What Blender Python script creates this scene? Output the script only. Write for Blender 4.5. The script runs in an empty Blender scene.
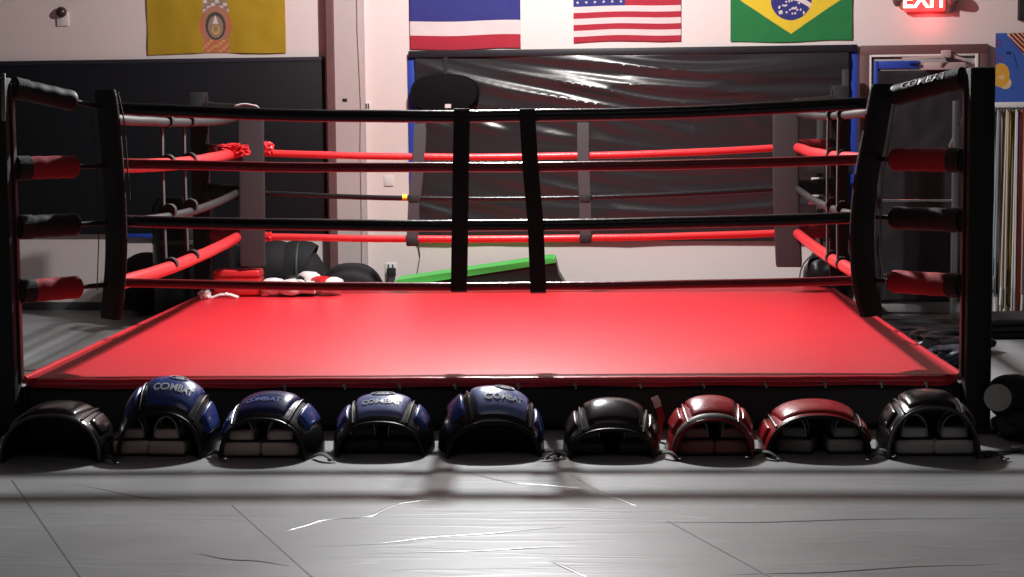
import bpy, bmesh, math, random
from mathutils import Vector, Matrix, noise
random.seed(7)
PI = math.pi
S = bpy.context.scene
COL = S.collection

# ------------------------------------------------------------------ camera
F_PX, YAW, PITCH, ROLL = 1826.0, 0.0384, 0.0916, 0.0095
H = 0.28                                    # height of the ring platform
CAM = Vector((0, 0, 1.3024 + H))
_R = Vector((math.cos(YAW), math.sin(YAW), 0))
FWD = Vector((-math.sin(YAW)*math.cos(PITCH), math.cos(YAW)*math.cos(PITCH), -math.sin(PITCH)))
_U = _R.cross(FWD)
RGT = _R*math.cos(ROLL) - _U*math.sin(ROLL)
UPV = _R*math.sin(ROLL) + _U*math.cos(ROLL)
cd = bpy.data.cameras.new('camera'); cd.sensor_width = 36; cd.lens = F_PX/1024*36
cd.clip_end = 100
co = bpy.data.objects.new('camera', cd); COL.objects.link(co)
co.matrix_world = Matrix.Translation(CAM) @ Matrix((RGT, UPV, -FWD)).transposed().to_4x4()
S.camera = co

# ------------------------------------------------------------------ light
S.view_settings.view_transform = 'Standard'
S.view_settings.look = 'None'
S.view_settings.gamma = 1
S.view_settings.use_curve_mapping = False
S.view_settings.exposure = 0.0
wd = bpy.data.worlds.new('world'); S.world = wd; wd.use_nodes = True
wd.node_tree.nodes['Background'].inputs[0].default_value = (.5, .5, .55, 1)
wd.node_tree.nodes['Background'].inputs[1].default_value = 0.02

def lamp(name, kind, loc, power, color, size=.1, rot=None, sizey=None):
    l = bpy.data.lights.new(name, kind); l.energy = power; l.color = color
    if kind == 'AREA':
        l.size = size
        if sizey: l.shape = 'RECTANGLE'; l.size_y = sizey
    else: l.shadow_soft_size = size
    o = bpy.data.objects.new(name, l); COL.objects.link(o); o.location = loc
    if rot: o.rotation_euler = rot
    return o
lamp('ring_lamp', 'POINT', (-.45, 12.4, 3.78), 530, (1, .955, .93), .05)
lamp('ring_track_lamp', 'AREA', (-.64, 12.6, 3.85), 290, (.96, .985, 1), .12, rot=(-math.radians(43), 0, 0))
lamp('hall_fill', 'AREA', (0, 5, 4.3), 10, (1, .96, .95), 2.5)  # added fill light for the front of the hall, no real fixture

# ------------------------------------------------------------------ pixel helpers
def ray(px, py):
    return (FWD*F_PX + RGT*(px-512) - UPV*(py-288.5)).normalized()
def onY(px, py, Y):
    r = ray(px, py); return CAM + r*((Y-CAM.y)/r.y)
def onZ(px, py, z=0.0):
    r = ray(px, py); return CAM + r*((z-CAM.z)/r.z)
WA = math.radians(5.5)
WU = Vector((math.cos(WA), -math.sin(WA), 0)); WN = Vector((-math.sin(WA), -math.cos(WA), 0))
W0 = onZ(60, 310)
def wuv(px, py, d=0.0):                     # a spot on the back wall -> (u, z)
    r = ray(px, py); p = CAM + r*(((W0 + WN*d) - CAM).dot(WN)/r.dot(WN))
    return ((p-W0).dot(WU), p.z)
def WP(u, z, d=0.0):
    return W0 + WU*u + WN*d + Vector((0, 0, z))

# ------------------------------------------------------------------ materials
MATS = {}
def mat(name, col, rough=.5, metal=0, bump=0, bscale=20, var=0, vscale=3, coat=0, emit=None, es=1, spec=.5, stretch=None):
    if name in MATS: return MATS[name]
    m = bpy.data.materials.new(name); m.use_nodes = True; nt = m.node_tree
    b = nt.nodes['Principled BSDF']
    b.inputs['Base Color'].default_value = (*col, 1); b.inputs['Roughness'].default_value = rough
    b.inputs['Metallic'].default_value = metal; b.inputs['Coat Weight'].default_value = coat
    b.inputs['Specular IOR Level'].default_value = spec
    if emit:
        b.inputs['Emission Color'].default_value = (*emit, 1); b.inputs['Emission Strength'].default_value = es
    tc = nt.nodes.new('ShaderNodeTexCoord')
    src = tc.outputs['Object']
    if stretch:
        mp = nt.nodes.new('ShaderNodeMapping'); mp.inputs['Scale'].default_value = stretch
        nt.links.new(src, mp.inputs[0]); src = mp.outputs[0]
    if var:
        n = nt.nodes.new('ShaderNodeTexNoise'); n.inputs['Scale'].default_value = vscale; n.inputs['Detail'].default_value = 5
        nt.links.new(src, n.inputs['Vector'])
        mx = nt.nodes.new('ShaderNodeMix'); mx.data_type = 'RGBA'
        mx.inputs[6].default_value = (*[max(0, c*(1-var)) for c in col], 1)
        mx.inputs[7].default_value = (*[min(1, c*(1+var)) for c in col], 1)
        nt.links.new(n.outputs['Fac'], mx.inputs[0]); nt.links.new(mx.outputs[2], b.inputs['Base Color'])
    if bump:
        n = nt.nodes.new('ShaderNodeTexNoise'); n.inputs['Scale'].default_value = bscale; n.inputs['Detail'].default_value = 6
        nt.links.new(src, n.inputs['Vector'])
        bp = nt.nodes.new('ShaderNodeBump'); bp.inputs['Strength'].default_value = bump; bp.inputs['Distance'].default_value = .01
        nt.links.new(n.outputs['Fac'], bp.inputs['Height']); nt.links.new(bp.outputs[0], b.inputs['Normal'])
    MATS[name] = m; return m
BLK = mat('black_vinyl', (.008, .008, .010), .33, bump=.15, bscale=30)
BLKM = mat('black_nylon', (.010, .010, .011), .75, bump=.4, bscale=120)
BGLOSS = mat('black_gloss_vinyl', (.008, .008, .010), .2, bump=.12, bscale=18)
CHAR = mat('charcoal_fabric', (.011, .011, .013), .8, bump=.4, bscale=60)
DGREY = mat('dark_grey_web', (.045, .045, .048), .7, bump=.3, bscale=80)
STEEL = mat('worn_steel', (.35, .35, .36), .35, metal=.9, bump=.1, bscale=40)
CHROME = mat('chrome', (.8, .8, .8), .15, metal=1)
RVIN = mat('red_canvas_vinyl', (.60, .017, .028), .42, bump=.25, bscale=5, var=.06, vscale=2)
RROPE = mat('red_rope_vinyl', (.62, .030, .035), .36, bump=.25, bscale=35, var=.12, vscale=12)
RDARK = mat('red_sleeve_vinyl', (.30, .008, .014), .75, bump=.3, bscale=30)
RPAD = mat('dark_red_leather', (.33, .012, .018), .28, bump=.2, bscale=30)
RLIN = mat('maroon_lining', (.05, .008, .01), .6)
BLUE = mat('blue_leather', (.03, .065, .27), .25, coat=.4, bump=.15, bscale=25)
BLUEL = mat('pale_blue_leather', (.17, .22, .48), .28, coat=.6, bump=.15, bscale=25)
WHT = mat('white_print', (.75, .75, .78), .45)
TAN = mat('beige_vinyl', (.80, .60, .53), .5, bump=.2, bscale=30, var=.1, vscale=12)
GREYV = mat('grey_vinyl', (.55, .49, .48), .5, bump=.2, bscale=30, var=.1, vscale=12)
MARV = mat('brown_maroon_vinyl', (.40, .15, .13), .5, bump=.2, bscale=30)
DKV = mat('dark_pad_vinyl', (.015, .015, .017), .5)
WALL = mat('wall_paint', (.78, .69, .67), .75, bump=.06, bscale=8, var=.04, vscale=1.2)
WCOLM = mat('shaded_pilaster_paint', (.52, .46, .45), .7, bump=.06, bscale=8, var=.05, vscale=2)  # wall paint darkened, the column's weaker light put into its colour
BROWN = mat('brown_paint', (.15, .075, .075), .6, bump=.1, bscale=20, var=.15, vscale=6)
BLUET = mat('blue_edge_vinyl', (.02, .06, .42), .5)
GYMMAT = mat('wall_mat_vinyl', (.008, .009, .012), .6, spec=.3, bump=.1, bscale=6, var=.15, vscale=2)
PLAST = mat('black_plastic_sheet', (.026, .025, .028), .27, spec=.42, bump=.12, bscale=9, stretch=(1, 1, 2.5))
WHITE = mat('white_plastic', (.75, .73, .72), .4)
OFFW = mat('off_white_metal', (.5, .38, .37), .45)
GREEN = mat('green_vinyl', (.09, .60, .10), .45, bump=.1, bscale=15)
YEL = mat('yellow_tape', (.75, .7, .05), .5)
def flagm(n, c): return mat('cloth_'+n, c, .85, bump=.3, bscale=90, var=.06, vscale=8)

# ------------------------------------------------------------------ mesh builder
class MB:
    def __init__(s): s.v = []; s.f = []; s.m = []
    def add(s, vs, fs, mi=0):
        b = len(s.v); s.v += [Vector(v) for v in vs]; s.f += [tuple(i+b for i in f) for f in fs]; s.m += [mi]*len(fs); return s
    def bm(s, b, M=None, mi=0):
        b.verts.index_update()
        s.add([(M @ v.co) if M else v.co.copy() for v in b.verts], [[v.index for v in f.verts] for f in b.faces], mi); b.free(); return s
    def box(s, c, size, bev=0, M=None, seg=2, mi=0, fn=None):
        b = bmesh.new(); bmesh.ops.create_cube(b, size=1)
        for v in b.verts: v.co = Vector((v.co.x*size[0], v.co.y*size[1], v.co.z*size[2]))
        if bev: bmesh.ops.bevel(b, geom=list(b.edges)+list(b.verts), offset=bev, segments=seg, profile=.5, affect='EDGES')
        if fn:
            for v in b.verts: v.co = Vector(fn(v.co))
        T = Matrix.Translation(Vector(c))
        return s.bm(b, T @ M.to_4x4() if M else T, mi)
    def tube(s, pts, r, n=10, mi=0, flat=1.0, up=None, closed=False):
        pts = [Vector(p) for p in pts]; rr = r if callable(r) else (lambda t: r)
        vs = []; N = len(pts); pu = None
        for i, p in enumerate(pts):
            t = (pts[(i+1) % N]-pts[i-1]) if closed else (pts[min(i+1, N-1)]-pts[max(i-1, 0)])
            t.normalize()
            if up is not None: a = Vector(up)
            elif pu is None: a = Vector((0, 0, 1)) if abs(t.z) < .9 else Vector((1, 0, 0))
            else: a = pu
            a = (a - t*a.dot(t))
            if a.length < 1e-4: a = t.orthogonal()
            a.normalize(); pu = a; b = t.cross(a); R = rr(i/max(1, N-1))
            for k in range(n):
                th = 2*PI*k/n
                vs.append(p + a*(R*flat*math.sin(th)) + b*(R*math.cos(th)))
        fs = [(i*n+k, i*n+(k+1) % n, (i+1)*n+(k+1) % n, (i+1)*n+k) for i in range(N-1) for k in range(n)]
        if closed: fs += [((N-1)*n+k, (N-1)*n+(k+1) % n, (k+1) % n, k) for k in range(n)]
        else: fs += [tuple(range(n))[::-1], tuple(range((N-1)*n, N*n))]
        return s.add(vs, fs, mi)
    def ribbon(s, pts, w, t, side, mi=0):   # flat strap with rectangular section; side = width direction
        pts = [Vector(p) for p in pts]; N = len(pts); vs = []
        for i, p in enumerate(pts):
            d = (pts[min(i+1, N-1)]-pts[max(i-1, 0)]).normalized()
            sd = Vector(side); sd = (sd-d*sd.dot(d)).normalized(); nn = d.cross(sd)
            for a, b in ((-1, -1), (1, -1), (1, 1), (-1, 1)): vs.append(p+sd*(a*w/2)+nn*(b*t/2))
        fs = [(i*4+k, i*4+(k+1) % 4, (i+1)*4+(k+1) % 4, (i+1)*4+k) for i in range(N-1) for k in range(4)]
        fs += [(3, 2, 1, 0), tuple(range(N*4-4, N*4))]
        return s.add(vs, fs, mi)
    def grid(s, fn, nu, nv, mi=0, mf=None):
        b = len(s.v)
        for j in range(nv+1):
            for i in range(nu+1): s.v.append(Vector(fn(i/nu, j/nv)))
        for j in range(nv):
            for i in range(nu):
                a = b+j*(nu+1)+i
                s.f.append((a, a+1, a+nu+2, a+nu+1)); s.m.append(mf((i+.5)/nu, (j+.5)/nv) if mf else mi)
        return s
    def lathe(s, prof, M, n=28, mi=0):      # prof: (r, z) list
        vs = []; k = len(prof)
        for j in range(n):
            th = 2*PI*j/n
            for r, z in prof: vs.append(M @ Vector((r*math.cos(th), r*math.sin(th), z)))
        fs = [(j*k+i, ((j+1) % n)*k+i, ((j+1) % n)*k+i+1, j*k+i+1) for j in range(n) for i in range(k-1)]
        return s.add(vs, fs, mi)
    def blob(s, c, size, amp=.1, fr=3, M=None, sub=3, mi=0, seed=0, flatten=None):
        b = bmesh.new(); bmesh.ops.create_icosphere(b, subdivisions=sub, radius=1)
        for v in b.verts:
            q = v.co.normalized(); k = 1+amp*noise.noise(q*fr+Vector((seed, seed*2, 0)))
            sgn = lambda x: math.copysign(abs(x)**.75, x)
            v.co = Vector((sgn(q.x)*size[0], sgn(q.y)*size[1], sgn(q.z)*size[2]))*k
            if flatten is not None: v.co.z = max(v.co.z, -flatten)
        T = Matrix.Translation(Vector(c)); return s.bm(b, T @ M.to_4x4() if M else T, mi)
    def extr(s, outline, fn, d0, d1, mi=0): # 2-D outline extruded; fn(a,b,d)->3-D
        n = len(outline); vs = [fn(a, b, d0) for a, b in outline]+[fn(a, b, d1) for a, b in outline]
        fs = [tuple(range(n))[::-1], tuple(range(n, 2*n))]+[(i, (i+1) % n, n+(i+1) % n, n+i) for i in range(n)]
        return s.add(vs, fs, mi)
    def text(s, body, size, fn, depth=.004, mi=0, bold=True):
        c = bpy.data.curves.new('t', 'FONT'); c.body = body; c.size = size; c.extrude = 1; c.align_x = 'CENTER'; c.align_y = 'CENTER'
        c.offset = size*.02 if bold else 0; c.resolution_u = 3
        o = bpy.data.objects.new('t', c); COL.objects.link(o)
        me = bpy.data.meshes.new_from_object(o.evaluated_get(bpy.context.evaluated_depsgraph_get()))
        b = bmesh.new(); b.from_mesh(me); bmesh.ops.triangulate(b, faces=b.faces)
        for v in b.verts: v.co = Vector(fn(v.co.x, v.co.y, depth*(v.co.z+1)/2))
        s.bm(b, None, mi); bpy.data.objects.remove(o); bpy.data.meshes.remove(me); bpy.data.curves.remove(c); return s
    def build(s, name, mats, parent=None, label=None, cat=None, group=None, kind=None, smooth=True, origin=None, ang=40):
        if not isinstance(mats, (list, tuple)): mats = [mats]
        me = bpy.data.meshes.new(name)
        if parent is not None: Mi = WM[parent.name].inverted()
        else:
            if origin is None:
                xs = [v.x for v in s.v]; ys = [v.y for v in s.v]; zs = [v.z for v in s.v]
                origin = ((min(xs)+max(xs))/2, (min(ys)+max(ys))/2, min(zs))
            Mi = Matrix.Translation(-Vector(origin))
        me.from_pydata([Mi @ v for v in s.v], [], s.f); me.update()
        for m in mats: me.materials.append(m)
        for p, mi in zip(me.polygons, s.m): p.material_index = mi; p.use_smooth = smooth
        b = bmesh.new(); b.from_mesh(me); bmesh.ops.recalc_face_normals(b, faces=b.faces); b.to_mesh(me); b.free()
        if smooth: me.set_sharp_from_angle(angle=math.radians(ang))
        o = bpy.data.objects.new(name, me); COL.objects.link(o)
        if parent is not None:
            o.parent = parent; WM[o.name] = WM[parent.name]
        else:
            o.location = origin; WM[o.name] = Matrix.Translation(Vector(origin))
        for k, val in (('label', label), ('category', cat), ('group', group), ('kind', kind)):
            if val: o[k] = val
        return o
WM = {}
def thing(name, label, cat, loc, rot=None, group=None):
    o = bpy.data.objects.new(name, None); COL.objects.link(o); o.empty_display_size = .1
    M = Matrix.Translation(Vector(loc)) @ (rot.to_4x4() if rot else Matrix())
    o.matrix_world = M; WM[o.name] = M
    o['label'] = label; o['category'] = cat
    if group: o['group'] = group
    return o
def Rz(a): return Matrix.Rotation(a, 3, 'Z')
def Ry(a): return Matrix.Rotation(a, 3, 'Y')
def Rx(a): return Matrix.Rotation(a, 3, 'X')
WROT = Rz(-WA)

# ------------------------------------------------------------------ the room
XL, XR, YB0 = -8.5, 7.5, -2.5
def slab(name, pts, th, m):
    MB_ = MB(); n = len(pts); return MB_, n
b = MB()
ub = (XL-W0.x)/WU.x; uc = (XR-W0.x)/WU.x; PLb = WP(ub, 0); PRb = WP(uc, 0)
pts = [(XL, YB0), (XR, YB0), (PRb.x, PRb.y), (PLb.x, PLb.y)]
FLOOR = None
# floor: grey vinyl training mats with seams and creases
m = bpy.data.materials.new('grey_floor_mat'); m.use_nodes = True; nt = m.node_tree; pb = nt.nodes['Principled BSDF']
pb.inputs['Roughness'].default_value = .46; pb.inputs['Specular IOR Level'].default_value = .28
tc = nt.nodes.new('ShaderNodeTexCoord')
n1 = nt.nodes.new('ShaderNodeTexNoise'); n1.inputs['Scale'].default_value = 1.6; n1.inputs['Detail'].default_value = 6
nt.links.new(tc.outputs['Object'], n1.inputs['Vector'])
cr = nt.nodes.new('ShaderNodeValToRGB'); cr.color_ramp.elements[0].position = .3; cr.color_ramp.elements[1].position = .75
cr.color_ramp.elements[0].color = (.22, .225, .23, 1); cr.color_ramp.elements[1].color = (.32, .325, .33, 1)
nt.links.new(n1.outputs['Fac'], cr.inputs[0]); nt.links.new(cr.outputs[0], pb.inputs['Base Color'])
# creases: a stretched, rotated noise drives ridges
mp = nt.nodes.new('ShaderNodeMapping'); mp.inputs['Rotation'].default_value = (0, 0, math.radians(-14)); mp.inputs['Scale'].default_value = (.55, 4.2, 1)
nt.links.new(tc.outputs['Object'], mp.inputs[0])
n2 = nt.nodes.new('ShaderNodeTexNoise'); n2.inputs['Scale'].default_value = 1.1; n2.inputs['Detail'].default_value = 2.5; n2.inputs['Distortion'].default_value = .5
nt.links.new(mp.outputs[0], n2.inputs['Vector'])
rg = nt.nodes.new('ShaderNodeValToRGB'); rg.color_ramp.interpolation = 'EASE'
e = rg.color_ramp.elements; e[0].position = .46; e[0].color = (0, 0, 0, 1); e[1].position = .54; e[1].color = (0, 0, 0, 1)
x = e.new(.50); x.color = (1, 1, 1, 1)
nt.links.new(n2.outputs['Fac'], rg.inputs[0])
n3 = nt.nodes.new('ShaderNodeTexNoise'); n3.inputs['Scale'].default_value = 7; n3.inputs['Detail'].default_value = 5
nt.links.new(tc.outputs['Object'], n3.inputs['Vector'])
ad = nt.nodes.new('ShaderNodeMath'); ad.operation = 'MULTIPLY_ADD'; ad.inputs[1].default_value = .35
nt.links.new(n3.outputs['Fac'], ad.inputs[0]); nt.links.new(rg.outputs[0], ad.inputs[2])
bp = nt.nodes.new('ShaderNodeBump'); bp.inputs['Strength'].default_value = .13; bp.inputs['Distance'].default_value = .012
nt.links.new(ad.outputs[0], bp.inputs['Height']); nt.links.new(bp.outputs[0], pb.inputs['Normal'])
FLOORM = m
# thin dark seam grooves and the welted creases are real geometry below
b = MB(); b.extr(pts, lambda x, y, d: Vector((x, y, d)), -.1, 0)
floor = b.build('floor', FLOORM, kind='structure', smooth=False, origin=(0, 0, 0))
SEAM = mat('floor_seam', (.13, .13, .135), .6)
for i, (p, q) in enumerate([((12, 480), (80, 577)), ((232, 505), (312, 577)), ((668, 521), (770, 577))]):
    a_, b_ = onZ(*p), onZ(*q); d = (b_-a_)
    s_ = MB(); s_.ribbon([a_-d*.0+Vector((0, 0, .0008)), b_+Vector((0, 0, .0008))], .007, .0016, (1, 0, 0))
    s_.build('trim_%d' % (10+i), SEAM, kind='structure', smooth=False)
WELT = mat('floor_mat_welt', (.28, .283, .286), .3)
crs = [[(275, 535), (318, 521), (372, 516), (400, 503), (450, 499)], [(300, 550), (400, 541), (512, 531), (620, 524)],
       [(330, 556), (512, 549), (610, 546)], [(450, 470), (520, 484), (590, 488)], [(560, 470), (610, 497), (640, 506)],
       [(185, 553), (240, 560), (300, 566)], [(620, 524), (800, 521), (1024, 517)], [(700, 577), (860, 570), (1024, 562)],
       [(60, 482), (150, 498), (230, 505)], [(545, 560), (590, 577)]]
for i, c in enumerate(crs):
    P = [onZ(*q) for q in c]; Q = []
    for k in range(len(P)-1):
        for t in range(6): Q.append(P[k].lerp(P[k+1], t/6)+Vector((0, .012*math.sin(k*6+t), 0)))
    Q.append(P[-1]); s_ = MB(); s_.tube([q+Vector((0, 0, -.002)) for q in Q], lambda t: .003+.009*math.sin(PI*t)**.7, 8, flat=.40, up=(0, 0, 1))
    s_.build('trim_%d' % (20+i), WELT, kind='structure')

CZ = 4.5
b = MB(); b.extr(pts, lambda x, y, d: Vector((x, y, d)), CZ, CZ+.1)
b.build('ceiling', mat('ceiling_paint', (.10, .095, .095), .9), kind='structure', smooth=False)
def wallbox(name, P, Q, m=WALL, th=.12):
    P, Q = Vector(P), Vector(Q); d = (Q-P).normalized(); n = Vector((d.y, -d.x, 0))
    b = MB(); vs = [P, Q, Q+n*th, P+n*th]; b.add([v+Vector((0, 0, z)) for z in (-.1, CZ+.1) for v in vs], [(0, 1, 2, 3), (4, 5, 6, 7), (0, 1, 5, 4), (1, 2, 6, 5), (2, 3, 7, 6), (3, 0, 4, 7)])
    return b.build(name, m, kind='structure', smooth=False)
DW = mat('dark_wall_paint', (.06, .055, .06), .8)
wallbox('wall_back', PRb, PLb)
wallbox('wall_left', PLb, (XL, YB0, 0), DW); wallbox('wall_right', (XR, YB0, 0), PRb, DW); wallbox('wall_front', (XL, YB0, 0), (XR, YB0, 0), DW)

def wbox(b, x0, y0, x1, y1, d0, d1, bev=0, mi=0):  # box on the back wall from pixel corners
    u0, z0 = wuv(x0, y1, d1); u1, z1 = wuv(x1, y0, d1)
    c = WP((u0+u1)/2, (z0+z1)/2, (d0+d1)/2)
    return b.box(c, (u1-u0, d1-d0, z1-z0), bev, WROT, mi=mi)

# pilaster and brown post, baseboard
b = MB(); u0 = wuv(336, 150, .1)[0]; u1 = wuv(364, 150, .1)[0]
b.box(WP((u0+u1)/2, CZ/2, .05), (u1-u0, .10, CZ), 0, WROT); b.build('trim_1', WCOLM, kind='structure', smooth=False)
b = MB(); u0 = wuv(328, 150, .13)[0]; u1 = wuv(335.5, 150, .13)[0]
b.box(WP((u0+u1)/2, CZ/2, .065), (u1-u0, .13, CZ), .004, WROT); b.build('trim_2', BROWN, kind='structure', smooth=False)
b = MB(); u0 = wuv(0, 300)[0]-1; u1 = wuv(326, 150)[0]
b.box(WP((u0+u1)/2, .035, .006), (u1-u0, .012, .07), .002, WROT); b.build('baseboard_back', mat('baseboard_vinyl', (.09, .09, .09), .6), kind='structure', smooth=False)

# dark mat on the wall, left
r = thing('wall_mat', 'long dark padded mat covering the wall left of the brown post', 'wall mat', WP(wuv(160, 235)[0], wuv(160, 235)[1]), WROT)
u0, u1 = wuv(-60, 150)[0], wuv(327, 150)[0]; z0 = wuv(60, 234)[1]; z1 = wuv(160, 60)[1]
n = 4
b = MB(); b.box(WP((u0+u1)/2, (z0+z1)/2, .022), (u1-u0-.004, .04, z1-z0), .006, WROT); b.build('mat_panel', GYMMAT, r)
b = MB(); b.box(WP((u0+u1)/2, z1-.01, .044), (u1-u0, .008, .035), .002, WROT); b.build('edge_strip', mat('mat_edge', (.018, .018, .03), .6), r)
ua, za = wuv(128, 230); ub_, zb = wuv(160, 235)
b = MB(); b.box(WP((ua+ub_)/2, z0-.012, .022), (ub_-ua, .042, .035), .003, WROT); b.build('blue_edge', BLUET, r, label='blue lower edge')

# black plastic sheet over the window opening
cu0, cz1 = wuv(409, 56, .02); cu1, _ = wuv(857, 45, .02); cz0 = wuv(600, 241, .02)[1]; cz1 = wuv(600, 52.5)[1]
r = thing('plastic_sheet', 'large shiny wrinkled black plastic sheet with blue side edges covering the window', 'sheet', WP((cu0+cu1)/2, cz0), WROT)
b = MB()
def sheet(s, t):
    u = cu0+.05+(cu1-cu0-.11)*s; z = cz0+(cz1-cz0)*t
    d = .03
    a = s*5; c = t*2.2
    drape = .20*math.exp(-s*3.2)-.05*math.exp(-((s-.62)/.25)**2)
    q_ = t-drape; w = 0
    for fx, fz, am, ph in ((1.3, 6.5, .036, 0), (1.1, 12, .028, 3.1), (2.2, 21, .006, 9.7)):
        nv = noise.noise(Vector((s*fx*1.6, q_*fz, ph)))
        w += am*(1-abs(nv)*2.2)
    env = .22+1.0*math.exp(-((s-.56)/.33)**2)*math.exp(-((t-.86)/.16)**2)+.15*math.exp(-((t-.15)/.1)**2)
    dg = .0
    for k in range(2):
        q = math.sin(s*60+t*38+3*noise.noise(Vector((s*5, t*3, 5+k))))
        dg += .0045*q*math.exp(-((t-.62)/.045)**2)*(1 if s < .65 else .3)
    return WP(u, z, d+w*env+dg)
b.grid(sheet, 260, 110); sh = b.build('sheet', PLAST, r)
md = sh.modifiers.new('thick', 'SOLIDIFY'); md.thickness = .002; md.offset = 0
b = MB(); b.box(WP(cu0+.03, (cz0+cz1)/2, .012), (.085, .02, cz1-cz0), .003, WROT); b.build('blue_edge', BLUET, r, label='blue side edge')
b = MB(); b.box(WP(cu1-.03, (cz0+cz1)/2, .012), (.075, .02, cz1-cz0), .003, WROT); b.build('blue_edge', BLUET, r, label='blue side edge')
b = MB(); b.box(WP((cu0+cu1)/2, cz1+.005, .03), (cu1-cu0, .05, .055), .004, WROT); b.build('top_batten', mat('black_batten', (.012, .012, .018), .5), r)

# door with its brown frame, cover and closer
def dbox(name, x0, y0, x1, y1, d0, d1, m, parent=None, bev=.003, **k):
    b = MB(); wbox(b, x0, y0, x1, y1, d0, d1, bev); return b.build(name, m, parent, **k)
u0, u1 = wuv(859, 150)[0], wuv(986, 150)[0]; zt = wuv(920, 45)[1]; zb = .0
def dfr(name, ua, ub, za, zc, d, m, parent, **k):
    b = MB(); b.box(WP((ua+ub)/2, (za+zc)/2, d/2), (ub-ua, d, zc-za), .003, WROT); return b.build(name, m, parent, **k)
dr = thing('door_1', 'wide door in a brown frame covered by a black sheet', 'door', WP((u0+u1)/2, 0), WROT); dr['kind'] = 'structure'; del dr['label']; del dr['category']
dfr('frame', u0, u1, zt-.075, zt, .05, BROWN, dr); dfr('frame', u0, u0+.075, 0, zt-.075, .05, BROWN, dr); dfr('frame', u1-.075, u1, 0, zt-.075, .05, BROWN, dr)
dfr('inner_frame', u0+.075, u0+.09, 0, zt-.075, .06, WHITE, dr); dfr('inner_frame', u1-.10, u1-.075, 0, zt-.075, .06, WHITE, dr)
dfr('inner_frame', u0+.09, u1-.10, zt-.092, zt-.075, .06, WHITE, dr)
dfr('door_leaf', u0+.10, u1-.10, .02, zt-.11, .035, mat('door_paint', (.4, .38, .38), .5), dr)
ds = thing('door_cover', 'black sheet with blue top edge hung over the door under the closer', 'sheet', WP((u0+u1)/2, wuv(920, 301)[1], .04), WROT)
zc = wuv(920, 301)[1]
b = MB(); b.grid(lambda s, t: WP(u0+.12+(u1-u0-.24)*s, zc+(zt-.2-zc)*t+0*s, .052+.012*noise.noise(Vector((s*2, t*9, 1)))+.006*noise.noise(Vector((s*7, t*14, 1)))), 50, 80)
o = b.build('cover_sheet', mat('dull_black_sheet', (.022, .021, .024), .45), ds); md = o.modifiers.new('t', 'SOLIDIFY'); md.thickness = .004
b = MB(); b.box(WP(u0+.12+.17, zt-.155, .047), (.34, .008, .06), .002, WROT); b.build('blue_edge', BLUET, ds, label='blue top edge')
b = MB(); b.box(WP(u0+.125, (zc+zt-.2)/2+.5, .047), (.03, .022, 1.0), .003, WROT); b.build('blue_edge', BLUET, ds, label='blue side edge')
cl = thing('door_closer', 'grey metal door closer with a folding arm at the top of the door', 'door closer', WP(wuv(930, 65)[0], wuv(930, 68)[1], .06), WROT)
dbox('closer_body', 924, 62, 966, 70, .07, .13, OFFW, cl, bev=.008)
b = MB(); a0 = wuv(902, 58.5, .12); a1 = wuv(944, 56.5, .16); a2 = wuv(966, 60, .10); a3 = wuv(940, 66, .14)
b.ribbon([WP(*a0, .12), WP(*a1, .16)], .018, .012, (0, 0, 1)); b.build('arm', OFFW, cl)
b = MB(); b.ribbon([WP(*a1, .16), WP(*a3, .14)], .02, .012, WU); b.ribbon([WP(*wuv(942, 53, .1), .1), WP(*a2, .1)], .022, .014, (0, 0, 1)); b.build('arm', OFFW, cl)
b = MB(); b.box(WP(*wuv(946, 54, .1), .1), (.075, .07, .06), .008, WROT); b.build('bracket', OFFW, cl)

# ------------------------------------------------------------------ flags and pictures
def cloth(root, name, x0, y0, x1, y1, slope, mats, mf, nu=200, nv=140, amp=.006, tilt=0, th=.002, d=.012, seed=1):
    ua = wuv(x0, (y0+y1)/2)[0]; ub = wuv(x1, (y0+y1)/2)[0]; za = wuv((x0+x1)/2, y1)[1]; zb_ = wuv((x0+x1)/2, y0)[1]
    b = MB()
    def fn(s, t):
        e = .006*math.sin(s*7+seed)*(1-t)
        return WP(ua+(ub-ua)*s, za+(zb_-za)*t+e+tilt*(s-.5), d+amp*(noise.noise(Vector((s*3+seed, t*1.2, seed)))+.5*noise.noise(Vector((s*8, t*5, seed)))))
    b.grid(fn, nu, nv, mf=mf); o = b.build(name, mats, root); md = o.modifiers.new('t', 'SOLIDIFY'); md.thickness = th; md.offset = 0
    return o
def flagroot(label, x, y): return thing('flag', label, 'flag', WP(*wuv(x, y), .01), WROT)
FR_, FW, FB = flagm('red', (.38, .018, .04)), flagm('white', (.68, .60, .60)), flagm('navy', (.025, .03, .19))
r = flagroot('horizontally striped cloth flag of red, white and wide navy bands on the wall', 465, 50)
def thai(s, t):
    k = t*6
    return 0 if k < 1 or k > 5 else 1 if k < 2 or k > 4 else 2
cloth(r, 'flag_cloth', 409.5, -36, 520.5, 49.5, 0, [FR_, FW, FB], thai, 60, 96, seed=2)
r = flagroot('red and white striped flag with white stars on a navy canton', 627, 42)
def usa(s, t):
    k = int(t*13)
    if s < .485 and t > 6/13:
        cx, cy = s/.485, (t-6/13)/(7/13)
        row = cy*10-1; ri = round(row)
        if 0 <= ri <= 8:
            n = 6 if ri % 2 == 0 else 5; off = 1/12 if ri % 2 == 0 else 2/12
            ci = round((cx-off)*6)
            if 0 <= ci < n:
                dx = (cx-(off+ci/6))*.485*1.45; dy = (row-ri)/10*(7/13)
                rr = math.hypot(dx, dy); an = math.atan2(dx, dy)
                if rr < .020*(.62+.38*math.cos(5*an)): return 1
        return 2
    return 0 if k % 2 == 0 else 1
cloth(r, 'flag_cloth', 573.5, -36, 681, 41.5, 0, [FR_, FW, FB], usa, 300, 208, seed=5)
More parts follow.
